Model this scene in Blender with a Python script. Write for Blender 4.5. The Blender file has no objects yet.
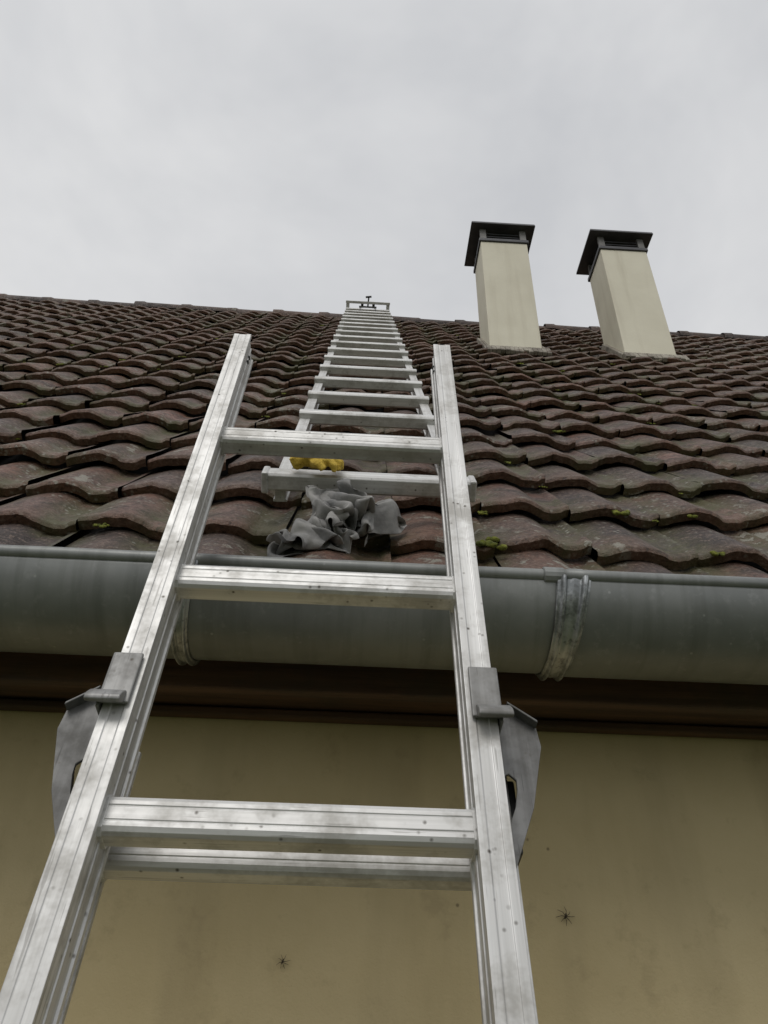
import bpy, bmesh, math, random, time
from mathutils import Vector, Matrix, noise
random.seed(7)
scene=bpy.context.scene
scene.view_settings.view_transform='Standard'
try: scene.view_settings.look='None'
except Exception: pass
scene.view_settings.exposure=0
COL=scene.collection

# ------------------------------------------------------------ helpers
def empty(name, m=None):
    o=bpy.data.objects.new(name,None); COL.objects.link(o); o.empty_display_size=.1
    if m is not None: o.matrix_world=m
    return o
def mkobj(name, verts, faces, mat=None, parent=None, smooth=False, bevel=0, bseg=2):
    me=bpy.data.meshes.new(name); me.from_pydata([tuple(v) for v in verts],[],faces); me.update()
    bm=bmesh.new(); bm.from_mesh(me); bmesh.ops.recalc_face_normals(bm,faces=bm.faces); bm.to_mesh(me); bm.free()
    o=bpy.data.objects.new(name,me); COL.objects.link(o)
    if mat: me.materials.append(mat)
    if smooth:
        for p in me.polygons: p.use_smooth=True
    if parent is not None: o.parent=parent
    if bevel:
        b=o.modifiers.new('b','BEVEL'); b.width=bevel; b.segments=bseg; b.limit_method='ANGLE'; b.angle_limit=math.radians(30)
    return o
class MB:
    def __init__(s): s.v=[]; s.f=[]
    def add(s,vs,fs):
        n=len(s.v); s.v+= [Vector(v) for v in vs]; s.f+=[tuple(i+n for i in f) for f in fs]
    def box(s,x0,x1,y0,y1,z0,z1):
        s.add([(x0,y0,z0),(x1,y0,z0),(x1,y1,z0),(x0,y1,z0),(x0,y0,z1),(x1,y0,z1),(x1,y1,z1),(x0,y1,z1)],
              [(0,3,2,1),(4,5,6,7),(0,1,5,4),(1,2,6,5),(2,3,7,6),(3,0,4,7)])
    def prism(s,poly,a,b,ax):
        n=len(poly)
        def mk(p,t):
            if ax==0: return (t,p[0],p[1])
            if ax==1: return (p[0],t,p[1])
            return (p[0],p[1],t)
        vs=[mk(p,a) for p in poly]+[mk(p,b) for p in poly]
        fs=[tuple(range(n)),tuple(range(2*n-1,n-1,-1))]+[(i,(i+1)%n,n+(i+1)%n,n+i) for i in range(n)]
        s.add(vs,fs)
    def tube(s,pts,r,seg=10,cap=True):
        pts=[Vector(p) for p in pts]; n=len(pts); rs=r if isinstance(r,(list,tuple)) else [r]*n
        vs=[];fs=[]
        up=Vector((0,0,1))
        for i,p in enumerate(pts):
            d=(pts[min(i+1,n-1)]-pts[max(i-1,0)]).normalized()
            if abs(d.dot(up))>.95: up2=Vector((1,0,0))
            else: up2=up
            a=d.cross(up2).normalized(); b=d.cross(a).normalized()
            for k in range(seg):
                t=2*math.pi*k/seg
                vs.append(p+a*math.cos(t)*rs[i]+b*math.sin(t)*rs[i])
        for i in range(n-1):
            for k in range(seg):
                k2=(k+1)%seg
                fs.append((i*seg+k,i*seg+k2,(i+1)*seg+k2,(i+1)*seg+k))
        if cap:
            fs.append(tuple(range(seg))); fs.append(tuple((n-1)*seg+k for k in reversed(range(seg))))
        s.add(vs,fs)
    def obj(s,name,mat,parent=None,**k): return mkobj(name,s.v,s.f,mat,parent,**k)

def newmat(name):
    m=bpy.data.materials.new(name); m.use_nodes=True
    nt=m.node_tree; nt.nodes.clear()
    out=nt.nodes.new('ShaderNodeOutputMaterial'); b=nt.nodes.new('ShaderNodeBsdfPrincipled')
    nt.links.new(b.outputs[0],out.inputs[0])
    return m,nt,b
class NT:
    def __init__(s,nt): s.nt=nt; s.tc=nt.nodes.new('ShaderNodeTexCoord')
    def L(s,a,b): s.nt.links.new(a,b)
    def mapping(s,scale=(1,1,1),rot=(0,0,0),src=None):
        m=s.nt.nodes.new('ShaderNodeMapping'); m.inputs['Scale'].default_value=scale; m.inputs['Rotation'].default_value=rot
        s.L(src or s.tc.outputs['Object'],m.inputs[0]); return m.outputs[0]
    def noise(s,scale,detail=3,rough=.6,vec=None,dist=0):
        n=s.nt.nodes.new('ShaderNodeTexNoise'); n.inputs['Scale'].default_value=scale; n.inputs['Detail'].default_value=detail
        n.inputs['Roughness'].default_value=rough; n.inputs['Distortion'].default_value=dist
        s.L(vec or s.tc.outputs['Object'],n.inputs['Vector']); return n.outputs[0]
    def voro(s,scale,vec=None,feature='F1'):
        n=s.nt.nodes.new('ShaderNodeTexVoronoi'); n.inputs['Scale'].default_value=scale; n.feature=feature
        s.L(vec or s.tc.outputs['Object'],n.inputs['Vector']); return n.outputs['Distance']
    def ramp(s,f,stops,interp='LINEAR'):
        r=s.nt.nodes.new('ShaderNodeValToRGB'); r.color_ramp.interpolation=interp
        while len(r.color_ramp.elements)<len(stops): r.color_ramp.elements.new(.5)
        for e,(p,c) in zip(r.color_ramp.elements,stops):
            e.position=p; e.color=(c,c,c,1) if isinstance(c,(int,float)) else (*c,1)
        s.L(f,r.inputs[0]); return r.outputs[0]
    def mix(s,f,a,b,mode='MIX'):
        m=s.nt.nodes.new('ShaderNodeMix'); m.data_type='RGBA'; m.blend_type=mode
        for i,val in ((0,f),(6,a),(7,b)):
            sock=m.inputs[i]
            if isinstance(val,(int,float)): sock.default_value=val if i==0 else (val,val,val,1)
            elif isinstance(val,tuple): sock.default_value=(*val,1)
            else: s.L(val,sock)
        return m.outputs[2]
    def math(s,op,a,b=None):
        m=s.nt.nodes.new('ShaderNodeMath'); m.operation=op
        for i,val in enumerate((a,b)):
            if val is None: continue
            if isinstance(val,(int,float)): m.inputs[i].default_value=val
            else: s.L(val,m.inputs[i])
        return m.outputs[0]
    def bump(s,h,strength,dist,b,prev=None):
        n=s.nt.nodes.new('ShaderNodeBump'); n.inputs['Strength'].default_value=strength; n.inputs['Distance'].default_value=dist
        s.L(h,n.inputs['Height'])
        if prev: s.L(prev,n.inputs['Normal'])
        s.L(n.outputs[0],b.inputs['Normal']); return n.outputs[0]

# ------------------------------------------------------------ materials
def mat_alu(name,base=.70,dark=.50,axis=1,metal=.5,rough=.46):
    m,nt,b=newmat(name); t=NT(nt)
    sc=[85,85,85]; sc[axis]=2.5
    streak=t.noise(1,3,.65,t.mapping(tuple(sc)))
    blot=t.noise(13,5,.72)
    c=t.mix(t.ramp(streak,[(.35,0),(.65,1)]),(dark,dark*.99,dark*.96),(base,base*.995,base*.975))
    c=t.mix(t.ramp(blot,[(.48,0),(.64,.6)]),c,(dark*.62,dark*.59,dark*.53))
    sc2=[260,260,260]; sc2[axis]=14
    c=t.mix(t.ramp(t.noise(1,2,.6,t.mapping(tuple(sc2),rot=(.06,.05,.07))),[(.66,0),(.70,.55)]),c,(dark*.5,dark*.48,dark*.45))
    spots=t.ramp(t.voro(85),[(.06,1),(.20,0)])
    msk=t.math('MULTIPLY',spots,t.ramp(t.noise(23,2),[(.52,0),(.60,1)]))
    c=t.mix(msk,c,(.085,.075,.060))
    t.L(c,b.inputs['Base Color']); b.inputs['Metallic'].default_value=metal
    t.L(t.ramp(blot,[(.3,rough-.08),(.7,rough+.16)]),b.inputs['Roughness'])
    t.bump(streak,.15,.002,b)
    return m
M_ALU=mat_alu('aluminium')
M_ALUX=mat_alu('aluminium_rung',base=.72,dark=.54,axis=0)
M_CAST=mat_alu('cast_bracket',base=.32,dark=.22,metal=.5,rough=.5)
M_WING=mat_alu('shaded_folded_bracket',base=.20,dark=.13,metal=.4,rough=.5)  # bracket metal darkened: shade on the wing's underside is in the base colour

def mat_simple(name,c1,c2,scale=8,rough=.7,metal=0,bump=.2,bd=.003):
    m,nt,b=newmat(name); t=NT(nt)
    n=t.noise(scale,4,.65)
    t.L(t.mix(t.ramp(n,[(.35,0),(.65,1)]),c1,c2),b.inputs['Base Color'])
    b.inputs['Roughness'].default_value=rough; b.inputs['Metallic'].default_value=metal
    t.bump(t.noise(scale*6,2,.6),bump,bd,b)
    return m
M_BLACK=mat_simple('black_plastic',(.02,.02,.02),(.035,.035,.035),30,.5)
M_CAP=mat_simple('chimney_cap_metal',(.055,.055,.060),(.085,.085,.090),10,.5,.2,.15)
M_POST=mat_simple('cap_post_metal',(.13,.125,.12),(.19,.185,.175),14,.5,.2,.15)
M_DARK=mat_simple('flue_dark',(.01,.01,.01),(.02,.018,.016),10,.9)
M_LEAD=mat_simple('lead_flashing',(.36,.33,.27),(.12,.10,.08),14,.7,.1)

def mat_zinc():
    m,nt,b=newmat('zinc'); t=NT(nt)
    n=t.noise(5,5,.68); st=t.noise(1,4,.6,t.mapping((38,3,3)))
    c=t.mix(t.ramp(n,[(.35,0),(.68,1)]),(.175,.183,.178),(.255,.262,.252))
    c=t.mix(t.ramp(st,[(.48,0),(.70,.55)]),c,(.125,.130,.122))
    c=t.mix(t.ramp(t.noise(45,3,.75),[(.56,0),(.68,.35)]),c,(.32,.325,.315))
    c=t.mix(t.ramp(t.voro(28),[(.03,.6),(.07,0)]),c,(.38,.39,.37))
    t.L(c,b.inputs['Base Color']); b.inputs['Metallic'].default_value=.35
    t.L(t.ramp(n,[(.3,.34),(.7,.54)]),b.inputs['Roughness'])
    t.bump(t.noise(9,2,.5),.10,.006,b)
    return m
M_ZINC=mat_zinc()
def mat_solder():
    m,nt,b=newmat('solder_joint'); t=NT(nt)
    n=t.noise(30,4,.72)
    c=t.mix(t.ramp(n,[(.38,0),(.58,1)]),(.21,.22,.222),(.46,.475,.48))
    c=t.mix(t.ramp(t.noise(80,2,.7),[(.56,0),(.66,.6)]),c,(.12,.12,.12))
    t.L(c,b.inputs['Base Color']); b.inputs['Metallic'].default_value=.75; b.inputs['Roughness'].default_value=.34
    t.bump(n,.35,.003,b); return m
M_SOLDER=mat_solder()

def mat_tile():
    m,nt,b=newmat('roof_tile'); t=NT(nt)
    at=nt.nodes.new('ShaderNodeAttribute'); at.attribute_name='tv'
    sep=nt.nodes.new('ShaderNodeSeparateColor'); t.L(at.outputs['Color'],sep.inputs[0])
    rnd,edge,trough=sep.outputs[0],sep.outputs[1],sep.outputs[2]
    big=t.noise(2.2,4,.65); med=t.noise(17,5,.76); fine=t.noise(110,3,.8)
    c=t.mix(rnd,(.048,.031,.027),(.165,.074,.050))
    c=t.mix(t.ramp(med,[(.40,0),(.58,.88)]),c,(.034,.025,.022))
    c=t.mix(t.ramp(big,[(.46,0),(.62,.6)]),c,(.150,.084,.056))
    c=t.mix(t.math('MULTIPLY',edge,.5),c,(.185,.098,.058))
    c=t.mix(t.ramp(fine,[(.52,0),(.66,.6)]),c,(.23,.170,.135))
    c=t.mix(t.ramp(fine,[(.34,.7),(.46,0)]),c,(.020,.015,.013))
    alg=t.math('MULTIPLY',t.ramp(t.noise(6,5,.72),[(.44,0),(.60,.85)]),trough)
    c=t.mix(alg,c,(.075,.074,.030))
    v=t.ramp(t.voro(70),[(.12,1),(.32,0)])
    lm=t.math('MULTIPLY',v,t.ramp(t.noise(5.5,4,.7),[(.50,0),(.58,1)]))
    c=t.mix(t.math('MULTIPLY',lm,.7),c,(.30,.295,.25))
    v2=t.math('MULTIPLY',t.ramp(med,[(.57,0),(.61,.8)]),t.ramp(big,[(.50,0),(.56,1)]))
    c=t.mix(v2,c,(.27,.26,.22))
    t.L(c,b.inputs['Base Color'])
    t.L(t.ramp(med,[(.35,.46),(.65,.78)]),b.inputs['Roughness'])
    b.inputs['Specular IOR Level'].default_value=.45
    p=t.bump(med,.6,.010,b); t.bump(fine,.8,.003,b,p)
    return m
M_TILE=mat_tile()

def mat_wall():
    m,nt,b=newmat('ochre_render'); t=NT(nt)
    n=t.noise(2.0,5,.65); st=t.noise(1,4,.6,t.mapping((7,7,1.1))); f=t.noise(170,2,.7)
    c=t.mix(t.ramp(n,[(.3,0),(.7,1)]),(.46,.365,.195),(.58,.475,.28))
    c=t.mix(t.ramp(st,[(.48,0),(.74,.45)]),c,(.31,.245,.135))
    c=t.mix(t.ramp(t.noise(13,5,.72),[(.56,0),(.70,.35)]),c,(.29,.225,.125))
    c=t.mix(t.ramp(t.voro(14),[(.02,.7),(.045,0)]),c,(.12,.09,.05))
    t.L(c,b.inputs['Base Color']); b.inputs['Roughness'].default_value=.9
    p=t.bump(f,.35,.002,b); t.bump(t.noise(5,3,.6),.3,.012,b,p)
    return m
M_WALL=mat_wall()
def mat_wood():
    m,nt,b=newmat('stained_wood'); t=NT(nt)
    g=t.noise(1,5,.65,t.mapping((2.5,45,45)),dist=.4)
    c=t.mix(t.ramp(g,[(.3,0),(.7,1)]),(.036,.019,.012),(.135,.066,.036))
    c=t.mix(t.ramp(t.noise(6,4,.7),[(.5,0),(.65,.6)]),c,(.055,.038,.024))
    t.L(c,b.inputs['Base Color']); b.inputs['Roughness'].default_value=.7
    t.bump(g,.35,.003,b); return m
M_WOOD=mat_wood()
def mat_chim():
    m,nt,b=newmat('chimney_render'); t=NT(nt)
    n=t.noise(3,4,.6); st=t.noise(1,4,.6,t.mapping((14,14,1.2)))
    c=t.mix(t.ramp(n,[(.3,0),(.7,1)]),(.62,.58,.46),(.72,.68,.55))
    c=t.mix(t.ramp(st,[(.5,0),(.75,.35)]),c,(.44,.39,.29))
    t.L(c,b.inputs['Base Color']); b.inputs['Roughness'].default_value=.75
    t.bump(t.noise(90,2,.6),.2,.003,b); return m
M_CHIM=mat_chim()
M_CLOTH=mat_simple('grey_cloth',(.17,.17,.170),(.36,.352,.335),16,.95,0,.5,.002)
M_GLOVE=mat_simple('yellow_knit',(.42,.28,.03),(.70,.50,.08),60,.9,0,.7,.003)
M_MOSS=mat_simple('moss_mat',(.07,.085,.012),(.21,.22,.03),60,.95,0,.8,.004)
M_GROUND=mat_simple('grass_ground',(.045,.065,.025),(.10,.11,.05),3,.95,0,.6,.02)
M_SPI=mat_simple('spider_mat',(.03,.022,.015),(.05,.035,.02),60,.8)

# ------------------------------------------------------------ geometry constants
S=math.radians(53.7); cs,sn=math.cos(S),math.sin(S)
DB=.466
O=Vector((0,.945,(sn*.945-DB)/cs))
US=Vector((0,cs,sn)); NR=Vector((0,-sn,cs))
def RP(x,s,h=0): return O+Vector((x,0,0))+US*s+NR*h
XW=6.6; E=.200; NROW=26; LIFT=.029
SLEN=E*NROW+.00

# ------------------------------------------------------------ house
house=empty('house')
P=.175; AMP=.0165
def prof(u):
    u=u%1.0
    if u<.70:
        q=u/.70
        q=q**1.3
        return AMP*(math.sin(math.pi*q)**.85)
    q=(u-.70)/.30
    return -.002*math.sin(math.pi*q)
def build_tiles():
    vs=[];fs=[];cols=[]
    TW=P; NX=20
    nt_=int(2*XW/TW)
    for r in range(NROW):
        s0=r*E
        wander=.008*noise.noise(Vector((r*.7,0,4)))
        for c in range(nt_):
            x0=-XW+c*TW+wander
            rnd=min(1,max(0,random.gauss(.45,.36))); dh=random.uniform(-.004,.005); ds=random.gauss(0,.008); sk=random.uniform(-.016,.016)
            tl=random.uniform(-.005,.005)
            ss0=s0+.010*noise.noise(Vector((x0*.9,r*.5,2)))
            last=E+.04
            rings=[(0.004,-.024,1),(0,-.007,1),(0,-.007,0),(.005,-.001,0),(.012,0,0),(E*.3,0,0),(E*.65,0,0),(last,0,0)]
            base=len(vs); sd=random.random()*40
            chip=random.random()<.12; cxp=random.uniform(.1,.9)
            for (sr,dd,kind) in rings:
                for i in range(NX+1):
                    fx=i/NX
                    x=x0+.0010+fx*(TW-.0020)
                    h=prof(fx)+LIFT*(1-sr/E)+dh+tl*(fx-.5)*2+dd+.005*noise.noise(Vector((x*1.5,s0*1.5,8)))
                    if fx>.93: h+=.005
                    s=ss0+sr+ds+sk*(fx-.5)
                    if sr<.02:
                        s+=.007*abs(2*fx-1)**4
                        if chip: s+=.012*math.exp(-((fx-cxp)/.07)**2)
                    p=RP(x,s,h)
                    p+=NR*(noise.noise(Vector((x*8,s*8,sd)))*.003)
                    if sr<.02:
                        p+=US*(noise.noise(Vector((x*26,s0*9,sd)))*.009)+NR*(noise.noise(Vector((x*50,s0*5,sd)))*.0035)
                    vs.append(p)
                    cols.append((rnd,1.0 if sr<.0045 else (.45 if sr<.02 else 0),1-min(1,max(0,prof(fx)/AMP)),1))
            nr=len(rings)
            for k in range(nr-1):
                if k==1: continue
                for i in range(NX):
                    a=base+k*(NX+1)+i
                    fs.append((a,a+1,a+NX+2,a+NX+1))
    me=bpy.data.meshes.new('roof_tiles'); me.from_pydata([tuple(v) for v in vs],[],fs); me.update()
    ca=me.color_attributes.new('tv','FLOAT_COLOR','POINT')
    flat=[]
    for c in cols: flat+=c
    ca.data.foreach_set('color',flat)
    me.polygons.foreach_set('use_smooth',[True]*len(me.polygons))
    me.materials.append(M_TILE)
    o=bpy.data.objects.new('roof_tiles',me); COL.objects.link(o); o.parent=house
build_tiles()
ridgeP=RP(0,SLEN,.0)
mb=MB()
a=RP(-XW,.02,-.012); b_=RP(XW,.02,-.012); c_=RP(XW,SLEN,-.012); d_=RP(-XW,SLEN,-.012)
mb.add([a,b_,c_,d_],[(0,1,2,3)])
mb.obj('light_block_sheet',M_DARK,house)  # dark sheet added under the tiles to block light
yb=ridgeP.y+(ridgeP.y-O.y)
mb=MB(); mb.add([(-XW,ridgeP.y,ridgeP.z),(XW,ridgeP.y,ridgeP.z),(XW,yb,O.z),(-XW,yb,O.z)],[(0,1,2,3)])
mb.obj('back_roof_slope',M_TILE,house)
GZ=-1.6; WY=1.17; SOF=.415
mb=MB()
mb.add([(-XW+.2,WY,GZ-.1),(XW-.2,WY,GZ-.1),(XW-.2,WY,SOF+.05),(-XW+.2,WY,SOF+.05)],[(0,1,2,3)])
mb.add([(-XW+.2,yb-.25,GZ-.1),(XW-.2,yb-.25,GZ-.1),(XW-.2,yb-.25,SOF+.05),(-XW+.2,yb-.25,SOF+.05)],[(3,2,1,0)])
for sx in (-1,1):
    x=sx*(XW-.2)
    mb.add([(x,WY,GZ-.1),(x,yb-.25,GZ-.1),(x,yb-.25,SOF+.1),(x,ridgeP.y,ridgeP.z-.08),(x,WY,SOF+.1)],[(0,1,2,3,4)])
mb.obj('walls',M_WALL,house)
mb=MB(); mb.box(-XW,XW,1.035,1.060,.400,.60); mb.obj('fascia_board',M_WOOD,house,bevel=.003)
mb=MB(); mb.box(-XW,XW,1.063,WY+.02,SOF,SOF+.02)
mb.obj('soffit_boards',M_WOOD,house,bevel=.003)
mb=MB(); mb.box(-XW,XW,WY-.028,WY-.004,SOF-.016,SOF-.003); mb.obj('soffit_trim',M_WOOD,house,bevel=.003)
mb=MB()
x=-XW
while x<XW:
    L=.40; rr=.070+random.uniform(-.005,.005); dz=random.uniform(-.008,.008)
    vs=[];fs=[];K=12
    for j,(xx,r2) in enumerate([(x-.03,rr+.006),(x+.04,rr+.008),(x+.06,rr),(x+L,rr-.006)]):
        for k in range(K+1):
            t=math.pi*(-.12+1.24*k/K)
            vs.append((xx,ridgeP.y-.0-math.cos(t)*r2*.95,ridgeP.z-.022+dz+math.sin(t)*r2*.85))
    for j in range(3):
        for k in range(K): fs.append((j*(K+1)+k,j*(K+1)+k+1,(j+1)*(K+1)+k+1,(j+1)*(K+1)+k))
    mb.add(vs,fs); x+=L-.035
mb.obj('ridge_tiles',M_TILE,house,smooth=True)

# ------------------------------------------------------------ gutter
gut=empty('rain_gutter')
GC=Vector((0,.938,.500)); GR=.090
def gutter_piece(x0,x1,r,name):
    vs=[];fs=[];K=36;NXg=max(2,int((x1-x0)/.05))
    for i in range(NXg+1):
        x=x0+(x1-x0)*i/NXg
        for k in range(K+1):
            t=math.pi*(1+k/K)
            wob=1+.006*noise.noise(Vector((x*3,t*1.5,1)))
            vs.append((x,GC.y+math.cos(t)*r*wob,GC.z+math.sin(t)*r*wob))
    for i in range(NXg):
        for k in range(K):
            a=i*(K+1)+k; fs.append((a,a+1,a+K+2,a+K+1))
    o=mkobj(name,vs,fs,M_ZINC,gut,smooth=True)
    s=o.modifiers.new('s','SOLIDIFY'); s.thickness=.0016; s.offset=0
    mb=MB(); pts=[(x0+(x1-x0)*i/NXg,GC.y-r+.004+.001*noise.noise(Vector((i*.4,2,2))),GC.z+.004+.0012*noise.noise(Vector((i*.3,5,2)))) for i in range(NXg+1)]
    mb.tube(pts,.0098,16); mb.obj(name+'_bead',M_ZINC,gut,smooth=True)
JX=[-3.276,-2.766,-2.256,-1.746,-1.236,-.736,-.228,.285,.795,1.305,1.815,2.325,2.835,3.345]
gutter_piece(-6.5,.290,GR,'trough_a'); gutter_piece(.262,6.5,GR+.0028,'trough_b')
for j,jx in enumerate(JX):
    big=abs(jx-.285)<.01
    wd=.048 if big else .032
    vs=[];fs=[];K=48
    prf=[]
    M=28
    for q in range(M+1):
        f=q/M; xx=(f-.5)*wd
        h=.0015+.0050*(math.exp(-((f-.20)/.075)**4)+math.exp(-((f-.80)/.085)**4))+.0012*math.exp(-((f-.5)/.1)**2)
        if q in (0,M): h=-.001
        prf.append((xx,h))
    for k in range(K+1):
        t=math.pi*(1.0+.0+.97*k/K)
        for (xx,h) in prf:
            nz=noise.noise(Vector((jx*5,t*2.5,2)))
            h2=h*(1+.2*nz)
            sa=math.sin(t-math.pi)
            skew=-.012*sa*(1 if big else .5)
            pinch=1-.28*sa
            r=GR+.003+h2
            vs.append((jx+xx*pinch+skew+.0012*nz,GC.y+math.cos(t)*r,GC.z+math.sin(t)*r))
    W=M+1
    for k in range(K):
        for q in range(M):
            a=k*W+q; fs.append((a,a+1,a+W+1,a+W))
    mkobj('joint_band',vs,fs,M_SOLDER,gut,smooth=True)
    mb=MB()
    yy=GC.y-GR+.004; zz=GC.z+.004
    def clip(xa,xb,r):
        K=14; v=[];f=[]
        for xx in (xa,xa+.001,xb-.001,xb):
            rr=r-(.0015 if xx in (xa,xb) else 0)
            for k in range(K):
                t=2*math.pi*k/K; v.append((xx,yy+math.cos(t)*rr,zz+math.sin(t)*rr))
        for a in range(3):
            for k in range(K): f.append((a*K+k,a*K+(k+1)%K,(a+1)*K+(k+1)%K,(a+1)*K+k))
        f.append(tuple(range(K))); f.append(tuple(3*K+k for k in range(K)))
        mb.add(v,f)
    clip(jx-.040,jx-.012,.0128)
    if big: clip(jx-.006,jx+.014,.0120)
    mb.obj('lip_clip',M_ZINC,gut,smooth=False)

# ------------------------------------------------------------ extension ladder
LA=math.radians(75)
u_=Vector((0,math.cos(LA),math.sin(LA))); w_=Vector((0,math.sin(LA),-math.cos(LA)))
LO=Vector((-.0475,.722,.413))
ML=Matrix(((1,u_.x,w_.x,LO.x),(0,u_.y,w_.y,LO.y),(0,u_.z,w_.z,LO.z),(0,0,0,1)))
lad=empty('extension_ladder',ML)
def rail_poly(cx,w0,dep,wd,flip):
    h=wd/2; g=.0024; lip=.006
    p=[(-h,0),(-h*.45,0),(-h*.40,.0008),(h*.40,.0008),(h*.45,0),(h,0),(h,lip),(h-g,lip+.001),(h-g,dep*.48),(h-g+.0014,dep*.49),(h-g+.0014,dep*.53),(h-g,dep*.54),(h-g,dep-lip-.001),(h,dep-lip),(h,dep),(-h,dep),(-h,dep-lip),(-h+g,dep-lip-.001),(-h+g,lip+.001),(-h,lip)]
    return [(cx+ (x if not flip else -x), w0+y) for x,y in p]
HW=.167
UT=.553; UB=(GZ-LO.z)/math.sin(LA)
for sx,nm in ((-1,'upper_rail_left'),(1,'upper_rail_right')):
    mb=MB(); mb.prism(rail_poly(sx*HW,-.010,.054,.028,sx>0),UB+.25,UT,1)
    mb.obj(nm,M_ALU,lad,bevel=.0012)
for sx,nm in ((-1,'lower_rail_left'),(1,'lower_rail_right')):
    mb=MB(); mb.prism(rail_poly(sx*(HW+.015),.048,.056,.028,sx>0),UB+.03,-.165,1)
    mb.obj(nm,M_ALU,lad,bevel=.0012)
def rung(u,w,x0,x1,name,hu=.0165,hw=.0150):
    p=[]
    pts=[(-hu,-hw+.006),(-hu+.002,-hw+.002),(-hu+.006,-hw)]
    for a in (-.0065,.006):
        pts+= [(a,-hw),(a+.0007,-hw+.0006),(a+.0013,-hw+.0006),(a+.0020,-hw)]
    pts+=[(hu-.005,-hw),(hu-.0015,-hw+.0015),(hu,-hw+.006),(hu,hw-.006),(hu-.005,hw),(-hu+.006,hw),(-hu,hw-.006)]
    mb=MB(); mb.prism([(u+a,w+b) for a,b in pts],x0,x1,0)
    for xx,d in ((x0,1),(x1,-1)):
        mb.prism([(u+a*1.10,w+b*1.10) for a,b in ((-hu,-hw+.005),(-hu+.005,-hw),(hu-.005,-hw),(hu,-hw+.005),(hu,hw-.005),(hu-.005,hw),(-hu+.005,hw),(-hu,hw-.005))],min(xx,xx+d*.005),max(xx,xx+d*.005),0)
    return mb.obj(name,M_ALUX,lad,bevel=.0007)
k=1
while True:
    u=k*.28
    if u<UB+.35: break
    rung(u,.018,-HW+.010,HW-.010,'upper_rung'); k-=1
k=-1
while True:
    u=k*.28
    if u<UB+.15: break
    rung(u,.080,-HW-.002,HW+.002,'lower_rung'); k-=1
for sx in (-1,1):
    mb=MB(); mb.box(sx*HW-.0105,sx*HW+.0105,UT-.012,UT+.004,-.004,.042); mb.obj('rail_end_plug',M_BLACK,lad,bevel=.002)
    mb=MB(); mb.box(sx*(HW+.015)-.017,sx*(HW+.015)+.017,UB-.01,UB+.05,.044,.110); mb.obj('rubber_foot',M_BLACK,lad,bevel=.004)
    mb=MB()
    for uu in (UT-.03,UT-.045):
        mb.tube([(sx*HW-sx*.0110,uu,.018),(sx*HW-sx*.0145,uu,.018)],.0035,10)
    mb.obj('rivet',M_BLACK,lad)
for sx in (-1,1):
    g=empty('guide_bracket'); g.parent=lad
    cx=sx*HW
    mb=MB()
    inn=cx-sx*.010; outx=cx+sx*.0175
    xa,xb=sorted((inn,outx))
    mb.box(xa,xb,-.185,-.128,-.0155,-.0115)
    xa,xb=sorted((cx+sx*.0155,cx+sx*.0185)); mb.box(xa,xb,-.190,-.128,-.0154,.048)
    x0,x1=sorted((cx-sx*.006,cx+sx*.026))
    mb.prism([(-.186,-.0156),(-.178,-.0117),(-.172,-.0158),(-.176,-.0210),(-.182,-.0262),(-.187,-.0290),(-.191,-.0280),(-.191,-.0240)],x0,x1,0)
    mb.obj('lug',M_CAST,g,bevel=.0018,bseg=3)
    mb=MB()
    def X(v): return cx+sx*v
    outer=[(.0188,-.140),(.032,-.150),(.058,-.170),(.060,-.190),(.044,-.252),(.0188,-.312)]
    inner=[(.0215,-.222),(.025,-.220),(.0315,-.226),(.0310,-.236),(.0275,-.252),(.0215,-.266)]
    n=6; vs=[]
    for z in (.022,.0255):
        vs+=[(X(a),b,z) for a,b in outer]; vs+=[(X(a),b,z) for a,b in inner]
    f=[]
    for i in range(n):
        j=(i+1)%n
        f.append((i,j,n+j,n+i)); f.append((2*n+i,2*n+j,3*n+j,3*n+i))
        f.append((i,j,2*n+j,2*n+i)); f.append((n+i,n+j,3*n+j,3*n+i))
    mb.add(vs,f)
    e=[(X(.032),-.150),(X(.058),-.170),(X(.060),-.190),(X(.044),-.252),(X(.0200),-.308)]
    for (p,q) in zip(e[:-1],e[1:]):
        d=Vector((q[0]-p[0],q[1]-p[1],0)).normalized(); nn=Vector((-d.y,d.x,0))*.003
        if nn.x*sx<0: nn=-nn
        a=Vector((p[0],p[1],.0257)); b=Vector((q[0],q[1],.0257)); z=Vector((0,0,.060))
        a2=a-nn; b2=b-nn
        mb.add([a,b,b2,a2,a+z,b+z,b2+z,a2+z],[(0,3,2,1),(4,5,6,7),(0,1,5,4),(1,2,6,5),(2,3,7,6),(3,0,4,7)])
    p=(X(.030),-.1485); q=(X(.057),-.1690)
    mb.add([(p[0],p[1],.0215),(q[0],q[1],.0215),(q[0],q[1],.010),(p[0],p[1],.010),(p[0],p[1]-.003,.0215),(q[0],q[1]-.003,.0215),(q[0],q[1]-.003,.010),(p[0],p[1]-.003,.010)],[(0,3,2,1),(4,5,6,7),(0,1,5,4),(1,2,6,5),(2,3,7,6),(3,0,4,7)])
    mb.obj('wing',M_WING,g,bevel=.0008)
    xa,xb=sorted((X(.0195),X(.036)))
    mb=MB(); mb.box(xa,xb,-.280,-.210,.050,.082); mb.obj('guide_block',M_BLACK,g,bevel=.002)

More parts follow.
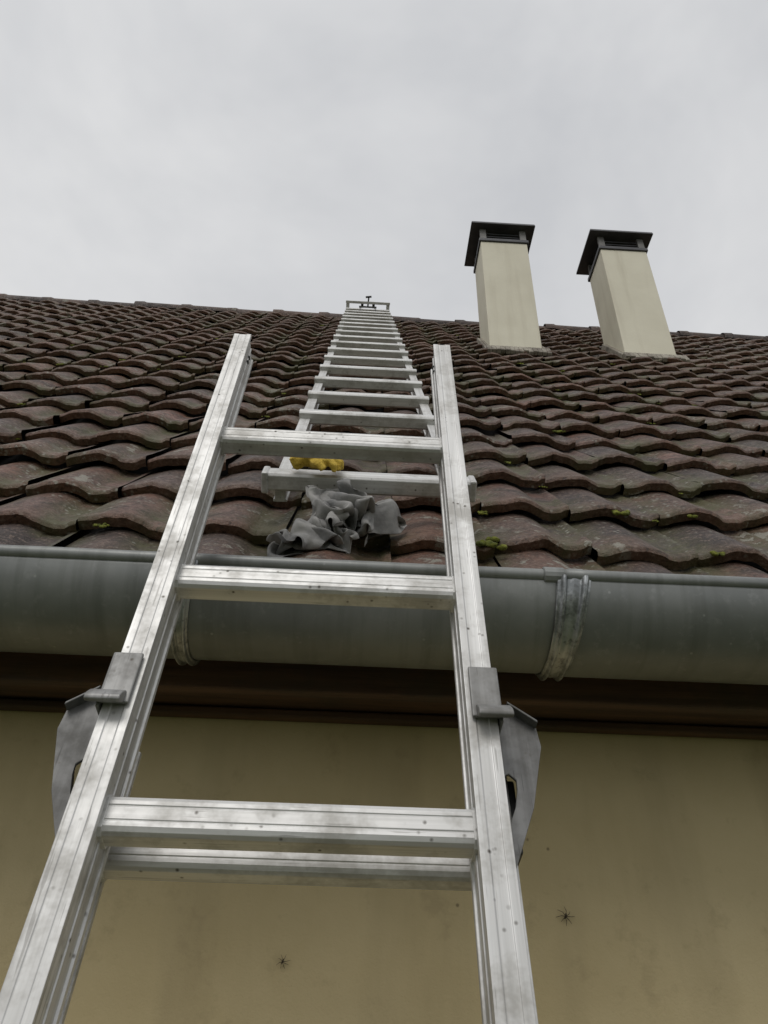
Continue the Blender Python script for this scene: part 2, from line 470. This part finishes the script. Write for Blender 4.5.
# ------------------------------------------------------------ roof ladder
TH=-.0095
XR=(Vector((1,0,0))*math.cos(TH)-US*math.sin(TH)).normalized()
YR=(US*math.cos(TH)+Vector((1,0,0))*math.sin(TH)).normalized()
RO=RP(.004,0,.052)
MR=Matrix(((XR.x,YR.x,NR.x,RO.x),(XR.y,YR.y,NR.y,RO.y),(XR.z,YR.z,NR.z,RO.z),(0,0,0,1)))
rl=empty('roof_ladder',MR)
S0=.303
STOP=SLEN+.02
CXR=.008
for sx in (-1,1):
    mb=MB(); x=CXR+sx*.157
    mb.prism([(x-.0125,0),(x+.0125,0),(x+.0125,.004),(x+.0095,.005),(x+.0095,.032),(x+.0125,.033),(x+.0125,.037),(x-.0125,.037),(x-.0125,.033),(x-.0095,.032),(x-.0095,.005),(x-.0125,.004)],S0-.01,STOP,1)
    mb.obj('rail',M_ALU,rl,bevel=.0008)
s=S0+.0; i=0
while s<STOP-.05:
    hw=.183 if i==0 else .172
    mb=MB(); sh=.017 if i else .020
    mb.prism([(s-sh,.026),(s-sh+.004,.022),(s+sh-.004,.022),(s+sh,.026),(s+sh,.050),(s+sh-.005,.055),(s-sh+.005,.055),(s-sh,.050)],CXR-hw,CXR+hw,0)
    mb.obj('rung',M_ALUX,rl,bevel=.0012)
    if i==0:
        for sx in (-1,1):
            mb=MB(); xx=CXR+sx*hw; mb.box(xx-.006,xx+.006,s-.023,s+.021,.018,.057); mb.obj('end_cap',M_ALU,rl,bevel=.003)
    s+=.28; i+=1
mb=MB()
zt=.085
for sx in (-1,1):
    x=CXR+sx*.160
    mb.box(x-.013,x+.013,STOP-.06,STOP-.03,.037,zt)
mb.box(CXR-.176,CXR+.176,STOP-.0615,STOP-.0285,zt,zt+.020)
mb.obj('hook_frame',M_ALUX,rl,bevel=.002)
mb=MB()
for sx in (-1,1):
    x=CXR+sx*.06
    mb.tube([(x,STOP-.25,.045),(x,STOP-.02,.050),(x,STOP+.06,.035),(x,STOP+.09,-.05),(x,STOP+.09,-.20)],.009,8)
mb.tube([(CXR-.07,STOP-.045,.062),(CXR+.07,STOP-.045,.062)],.007,8)
mb.obj('hook_arms',M_CAST,rl)
mb=MB()
mb.tube([(CXR+.00,STOP-.045,.065),(CXR+.005,STOP-.045,zt+.060)],.006,8)
mb.tube([(CXR-.020,STOP-.045,zt+.052),(CXR+.026,STOP-.045,zt+.058)],.008,8)
for sx in (-1,1):
    mb.tube([(CXR+sx*.045-.01,STOP-.03,.075),(CXR+sx*.045+.01,STOP-.03,.075)],.022,12)
mb.obj('hook_wheels',M_BLACK,rl)

# ------------------------------------------------------------ chimneys
def chimney(px,py,wf,dep,ztop,name):
    ch=empty(name)
    zb=(sn*py-DB)/cs-.25
    x0,x1=px-wf/2,px+wf/2
    mb=MB(); mb.box(x0,x1,py,py+dep,zb,ztop); mb.obj('shaft',M_CHIM,ch,bevel=.004)
    mb=MB(); mb.box(x0-.010,x1+.010,py-.010,py+dep+.010,ztop+.001,ztop+.028); mb.obj('collar',M_CAP,ch,bevel=.003)
    mb=MB(); mb.box(x0+.05,x1-.05,py+.05,py+dep-.05,ztop+.029,ztop+.038); mb.obj('flue',M_DARK,ch)
    mb=MB()
    for ax in (x0+.020,x1-.020):
        for ay in (py+.012,py+dep-.02):
            mb.box(ax-.020,ax+.020,ay-.008,ay+.008,ztop+.029,ztop+.141)
    mb.obj('cap_posts',M_POST,ch)
    mb=MB(); mb.box(x0+.06,x1-.06,py+.10,py+dep-.04,ztop+.039,ztop+.140); mb.obj('inner_sleeve',M_DARK,ch)
    mb=MB()
    for q in range(3):
        zz=ztop+.055+q*.028
        mb.box(x0+.041,x1-.041,py+.020,py+.035,zz,zz+.008)
    mb.obj('cap_slats',M_CAP,ch)
    mb=MB()
    f=.060; z0=ztop+.142
    vs=[(x0-f,py-.040,z0),(x1+f,py-.040,z0),(x1+f,py+dep+f,z0),(x0-f,py+dep+f,z0),
        (x0-f+.004,py-.036,z0+.022),(x1+f-.004,py-.036,z0+.022),(x1+f-.004,py+dep+f-.004,z0+.022),(x0-f+.004,py+dep+f-.004,z0+.022)]
    mb.add(vs,[(0,3,2,1),(4,5,6,7),(0,1,5,4),(1,2,6,5),(2,3,7,6),(3,0,4,7)])
    mb.obj('cap_slab',M_CAP,ch,bevel=.003)
    mb=MB()
    s_f=(py-O.y)/cs; s_b=(py+dep-O.y)/cs
    g=.030
    for (xa,xb,sa,sb) in ((x0-g,x1+g,s_f-.06,s_f+.005),(x0-g,x0+.004,s_f+.005,s_b),(x1-.004,x1+g,s_f+.005,s_b)):
        NN=14 if xb-xa>.1 else 2
        for q in range(NN):
            xq0=xa+(xb-xa)*q/NN; xq1=xa+(xb-xa)*(q+1)/NN-.0005
            j=random.uniform(-.012,.010); hj=random.uniform(-.004,.004)
            vs=[RP(xq0,sa+j,.042+hj),RP(xq1,sa+j*.6,.042+hj),RP(xq1,sb,.056),RP(xq0,sb,.056),RP(xq0,sa+j,.018),RP(xq1,sa+j,.018),RP(xq1,sb,.018),RP(xq0,sb,.018)]
            mb.add(vs,[(0,1,2,3),(4,7,6,5),(0,4,5,1),(1,5,6,2),(2,6,7,3),(3,7,4,0)])
    mb.obj('flashing',M_LEAD,ch,bevel=.004)
chimney(.826,2.87,.300,.24,4.170,'chimney')
chimney(1.608,2.88,.300,.25,4.175,'chimney')

# ------------------------------------------------------------ rag : light cloth simulation in a flat 10x local frame
rag=empty('cleaning_rag')
def local_roof_h(x,s):
    r=math.floor(s/E); sr=s-r*E
    u=((x+XW)/P)%1.0
    return prof(u)+LIFT*(1-sr/E)
def sim_cloth(name,cx,cs_,wx,folds,fw,rot,seed,zlen,NU,NV,NF):
    SC=10.0
    vs=[];fs=[];G=26
    for i in range(G+1):
        for j in range(G+1):
            x=cx-.24+.48*i/G; s=cs_-.26+.52*j/G
            h=local_roof_h(x,s)
            if abs(s-S0)<.030: h=max(h,.052+.054)
            vs.append(((x-cx)*SC,(s-cs_)*SC,h*SC))
    for i in range(G):
        for j in range(G):
            a=i*(G+1)+j; fs.append((a,a+G+1,a+G+2,a+1))
    me=bpy.data.meshes.new('tmp_col'); me.from_pydata(vs,[],fs); me.update()
    colo=bpy.data.objects.new('tmp_col',me); COL.objects.link(colo)
    colo.modifiers.new('c','COLLISION'); colo.collision.thickness_outer=.03; colo.collision.cloth_friction=60
    vs=[];fs=[]
    ca,sa=math.cos(rot),math.sin(rot)
    for j in range(NV+1):
        v=j/NV*folds
        k=int(min(v,folds-1e-6)); f=v-k
        yy=(f if k%2==0 else 1-f)
        wj=fw*(1+.35*noise.noise(Vector((k*3.1,seed,0))))
        for i in range(NU+1):
            uu=i/NU-.5
            x=uu*wx*(1+.15*noise.noise(Vector((v*.8,seed,7))))
            y=(yy-.5)*wj+.34*noise.noise(Vector((uu*3,v*.9,seed)))
            z=1.05+v*zlen+.14*math.sin(uu*15+v*2.3+seed)+.20*noise.noise(Vector((uu*5,v*1.3,seed+5)))
            x+=.22*noise.noise(Vector((v*1.7,uu*2,seed+9)))
            vs.append((ca*x-sa*y,sa*x+ca*y,z))
    for j in range(NV):
        for i in range(NU):
            a=j*(NU+1)+i; fs.append((a,a+1,a+NU+2,a+NU+1))
    me2=bpy.data.meshes.new('tmp_cloth'); me2.from_pydata(vs,[],fs); me2.update()
    co_=bpy.data.objects.new('tmp_cloth',me2); COL.objects.link(co_)
    cl=co_.modifiers.new('cl','CLOTH')
    st=cl.settings; st.quality=4; st.mass=.3; st.tension_stiffness=12; st.compression_stiffness=12; st.shear_stiffness=4; st.bending_stiffness=.08
    st.air_damping=1.5; st.shrink_min=-.18
    cc=cl.collision_settings; cc.use_collision=True; cc.distance_min=.025; cc.use_self_collision=True; cc.self_distance_min=.022; cc.collision_quality=2; cc.friction=40; cc.self_friction=15
    cl.point_cache.frame_start=1; cl.point_cache.frame_end=NF+2
    scene.gravity=(0,-1.0,-9.8)
    for fr in range(1,NF+1): scene.frame_set(fr)
    dg=bpy.context.evaluated_depsgraph_get()
    ev=co_.evaluated_get(dg); em=ev.to_mesh()
    out=[v.co.copy() for v in em.vertices]; ev.to_mesh_clear()
    bpy.data.objects.remove(co_); bpy.data.objects.remove(colo)
    scene.frame_set(1)
    W=[RP(cx+v.x/SC,cs_+v.y/SC,v.z/SC) for v in out]
    o=mkobj(name,W,fs,M_CLOTH,rag,smooth=True)
    s=o.modifiers.new('s','SOLIDIFY'); s.thickness=.0014
    ss=o.modifiers.new('ss','SUBSURF'); ss.levels=1; ss.render_levels=1
sim_cloth('upper_fold',-.005,.238,1.55,3,.75,-.35,3.0,.07,40,36,32)
sim_cloth('lower_fold',-.090,.150,.90,4,.75,.20,8.0,.07,26,40,32)
sim_cloth('hanging_fold',-.055,.262,.62,3,.70,.85,14.0,.06,18,28,28)

# glove
gl=empty('work_glove')
mb=MB()
def chain(pts,rs):
    P2=[];R2=[]
    for i in range(len(pts)-1):
        for k in range(5):
            f=k/5; P2.append(Vector(pts[i]).lerp(Vector(pts[i+1]),f)); R2.append(rs[i]*(1-f)+rs[i+1]*f)
    P2.append(Vector(pts[-1])); R2.append(rs[-1])
    mb.tube([RP(*p) for p in P2],R2,12)
gx,gs,gh=-.084,.296,.128
G8=.82
def gp(a,b,c): return (gx+a*G8,gs+b*G8,gh+c*G8)
chain([gp(-.032,0,0),gp(-.012,.004,.006),gp(.012,.002,.006),gp(.026,-.004,0)],[.010,.016,.016,.009])
for k,(dx,ds,l) in enumerate([(.022,.014,.030),(.026,.004,.034),(.025,-.007,.030),(.018,-.016,.024)]):
    chain([gp(dx-.012,ds,.002),gp(dx+l*.4,ds*1.3,.006),gp(dx+l*.75,ds*1.6,-.002),gp(dx+l*.8,ds*1.6-.006,-.014)],[.0078,.0070,.0064,.0048])
chain([gp(-.008,-.010,0),gp(.002,-.028,.002),gp(.016,-.036,-.008)],[.009,.008,.006])
chain([gp(-.030,0,0),gp(-.044,.004,-.004),gp(-.050,.006,-.008)],[.012,.014,.014])
for v in mb.v:
    nn=noise.noise(v*60); v+=Vector((nn,noise.noise(v*60+Vector((5,5,5))),nn))*.005
mb.obj('knit',M_GLOVE,gl,smooth=True)
for o in list(gl.children):
    rm=o.modifiers.new('r','REMESH'); rm.mode='VOXEL'; rm.voxel_size=.0018; rm.use_smooth_shade=True

# ------------------------------------------------------------ moss
mb=MB()
bmi=bmesh.new(); bmesh.ops.create_icosphere(bmi,subdivisions=2,radius=1); bmi.verts.index_update(); IV=[v.co.copy() for v in bmi.verts]; IF=[tuple(v.index for v in f.verts) for f in bmi.faces]; bmi.free()
def clump(x,s,h,r):
    for k in range(9):
        dx,ds=random.gauss(0,r*.6),random.gauss(0,r*.4); q=r*random.uniform(.22,.5)
        c=RP(x+dx,s+ds,h); sd=random.random()*50
        mb.add([c+ (US*v.y*.8+Vector((v.x,0,0))+NR*v.z*.6)*q*(1+.55*noise.noise(v*2.2+Vector((sd,0,0)))+.3*noise.noise(v*6+Vector((sd,0,0)))) for v in IV],IF)
for _ in range(600):
    x=random.uniform(-4.0,4.5); r=random.randrange(0,NROW)
    if noise.noise(Vector((x*1.6,r*E*1.6,3)))<-.08: continue
    if random.random()<.3 and x<0: continue
    kx=math.floor((x+XW)/P)*P-XW
    xt=kx+random.choice([.72,.80,.90,.97,.05])*P
    clump(xt,r*E-.007,.016,random.choice([.005,.006,.008,.010,.015]))
for (x,s,r) in ((.215,E,.019),(-.29,E,.015),(-.43,E,.010),(.50,2*E,.014),(.64,2*E,.012),(.60,E,.013)):
    clump(x,s-.008,.030,r)
mb.obj('moss',M_MOSS,None,smooth=True)

# ------------------------------------------------------------ spiders on the wall
def spider(x,z,sc,rot):
    mb=MB()
    y=WY-.004
    mb.tube([(x-.002*sc,y,z-.003*sc),(x,y-.001,z),(x+.001*sc,y,z+.004*sc)],[.0008*sc,.0018*sc,.0008*sc],8)
    for k in range(8):
        a=rot+math.pi*2*(k+.5)/8+random.uniform(-.15,.15); l=sc*random.uniform(.009,.014)
        mb.tube([(x,y,z),(x+math.cos(a)*l*.5,y-.003,z+math.sin(a)*l*.5),(x+math.cos(a+.15)*l,y+.003,z+math.sin(a+.15)*l)],[.0005*sc,.0004*sc,.0002*sc],5)
    mb.obj('spider',M_SPI)
spider(.312,.137,1.0,.2); spider(-.079,.0725,.8,.6)

# ------------------------------------------------------------ ground
mb=MB(); R=400
mb.add([(-R,-R,GZ),(R,-R,GZ),(R,R,GZ),(-R,R,GZ)],[(0,1,2,3)])
mb.obj('ground',M_GROUND)

# ------------------------------------------------------------ world
w=bpy.data.worlds.new('World'); scene.world=w; w.use_nodes=True
try:
    w.cycles.sampling_method='MANUAL'; w.cycles.sample_map_resolution=256
except Exception as ex: print(ex)
nt=w.node_tree; nt.nodes.clear()
out=nt.nodes.new('ShaderNodeOutputWorld'); bg=nt.nodes.new('ShaderNodeBackground'); nt.links.new(bg.outputs[0],out.inputs[0])
t=NT(nt)
sky=nt.nodes.new('ShaderNodeTexSky'); sky.sky_type='NISHITA'; sky.sun_disc=False
SE,SR=math.radians(52),math.radians(200)
sky.sun_elevation=SE; sky.sun_rotation=SR
vec=t.mapping((1,1,1.6),src=t.tc.outputs['Generated'])
n1=t.noise(1.9,5,.58,vec,dist=.3)
cl=t.ramp(n1,[(.32,(.59,.60,.62)),(.52,(.70,.705,.715)),(.70,(.80,.80,.80))])
cl=t.mix(1.0,cl,(10.0,10.0,10.0),'MULTIPLY')
c=t.mix(.95,sky.outputs[0],cl)
nt.links.new(c,bg.inputs[0]); bg.inputs[1].default_value=.1
sd=bpy.data.lights.new('sun','SUN'); sd.energy=1.0; sd.angle=math.radians(28); sd.color=(1,.97,.93)
so=bpy.data.objects.new('sun',sd); COL.objects.link(so)
az=SR
dirv=Vector((math.sin(az)*math.cos(SE),math.cos(az)*math.cos(SE),math.sin(SE)))
so.rotation_euler=(-dirv).to_track_quat('-Z','Y').to_euler()

# ------------------------------------------------------------ camera
psi,p,rho=math.radians(2),math.radians(35),.027
F=Vector((math.sin(psi)*math.cos(p),math.cos(psi)*math.cos(p),math.sin(p)))
R0=Vector((math.cos(psi),-math.sin(psi),0)); U0=R0.cross(F)
Rv=R0*math.cos(rho)+U0*math.sin(rho); Uv=U0*math.cos(rho)-R0*math.sin(rho)
cam=bpy.data.cameras.new('camera'); co=bpy.data.objects.new('camera',cam); COL.objects.link(co)
m=Matrix((( Rv.x,Uv.x,-F.x,0),(Rv.y,Uv.y,-F.y,0),(Rv.z,Uv.z,-F.z,0),(0,0,0,1)))
co.matrix_world=m
cam.sensor_fit='AUTO'; cam.sensor_width=36; cam.lens=36*740/1024; cam.clip_start=.02; cam.clip_end=2000
scene.camera=co
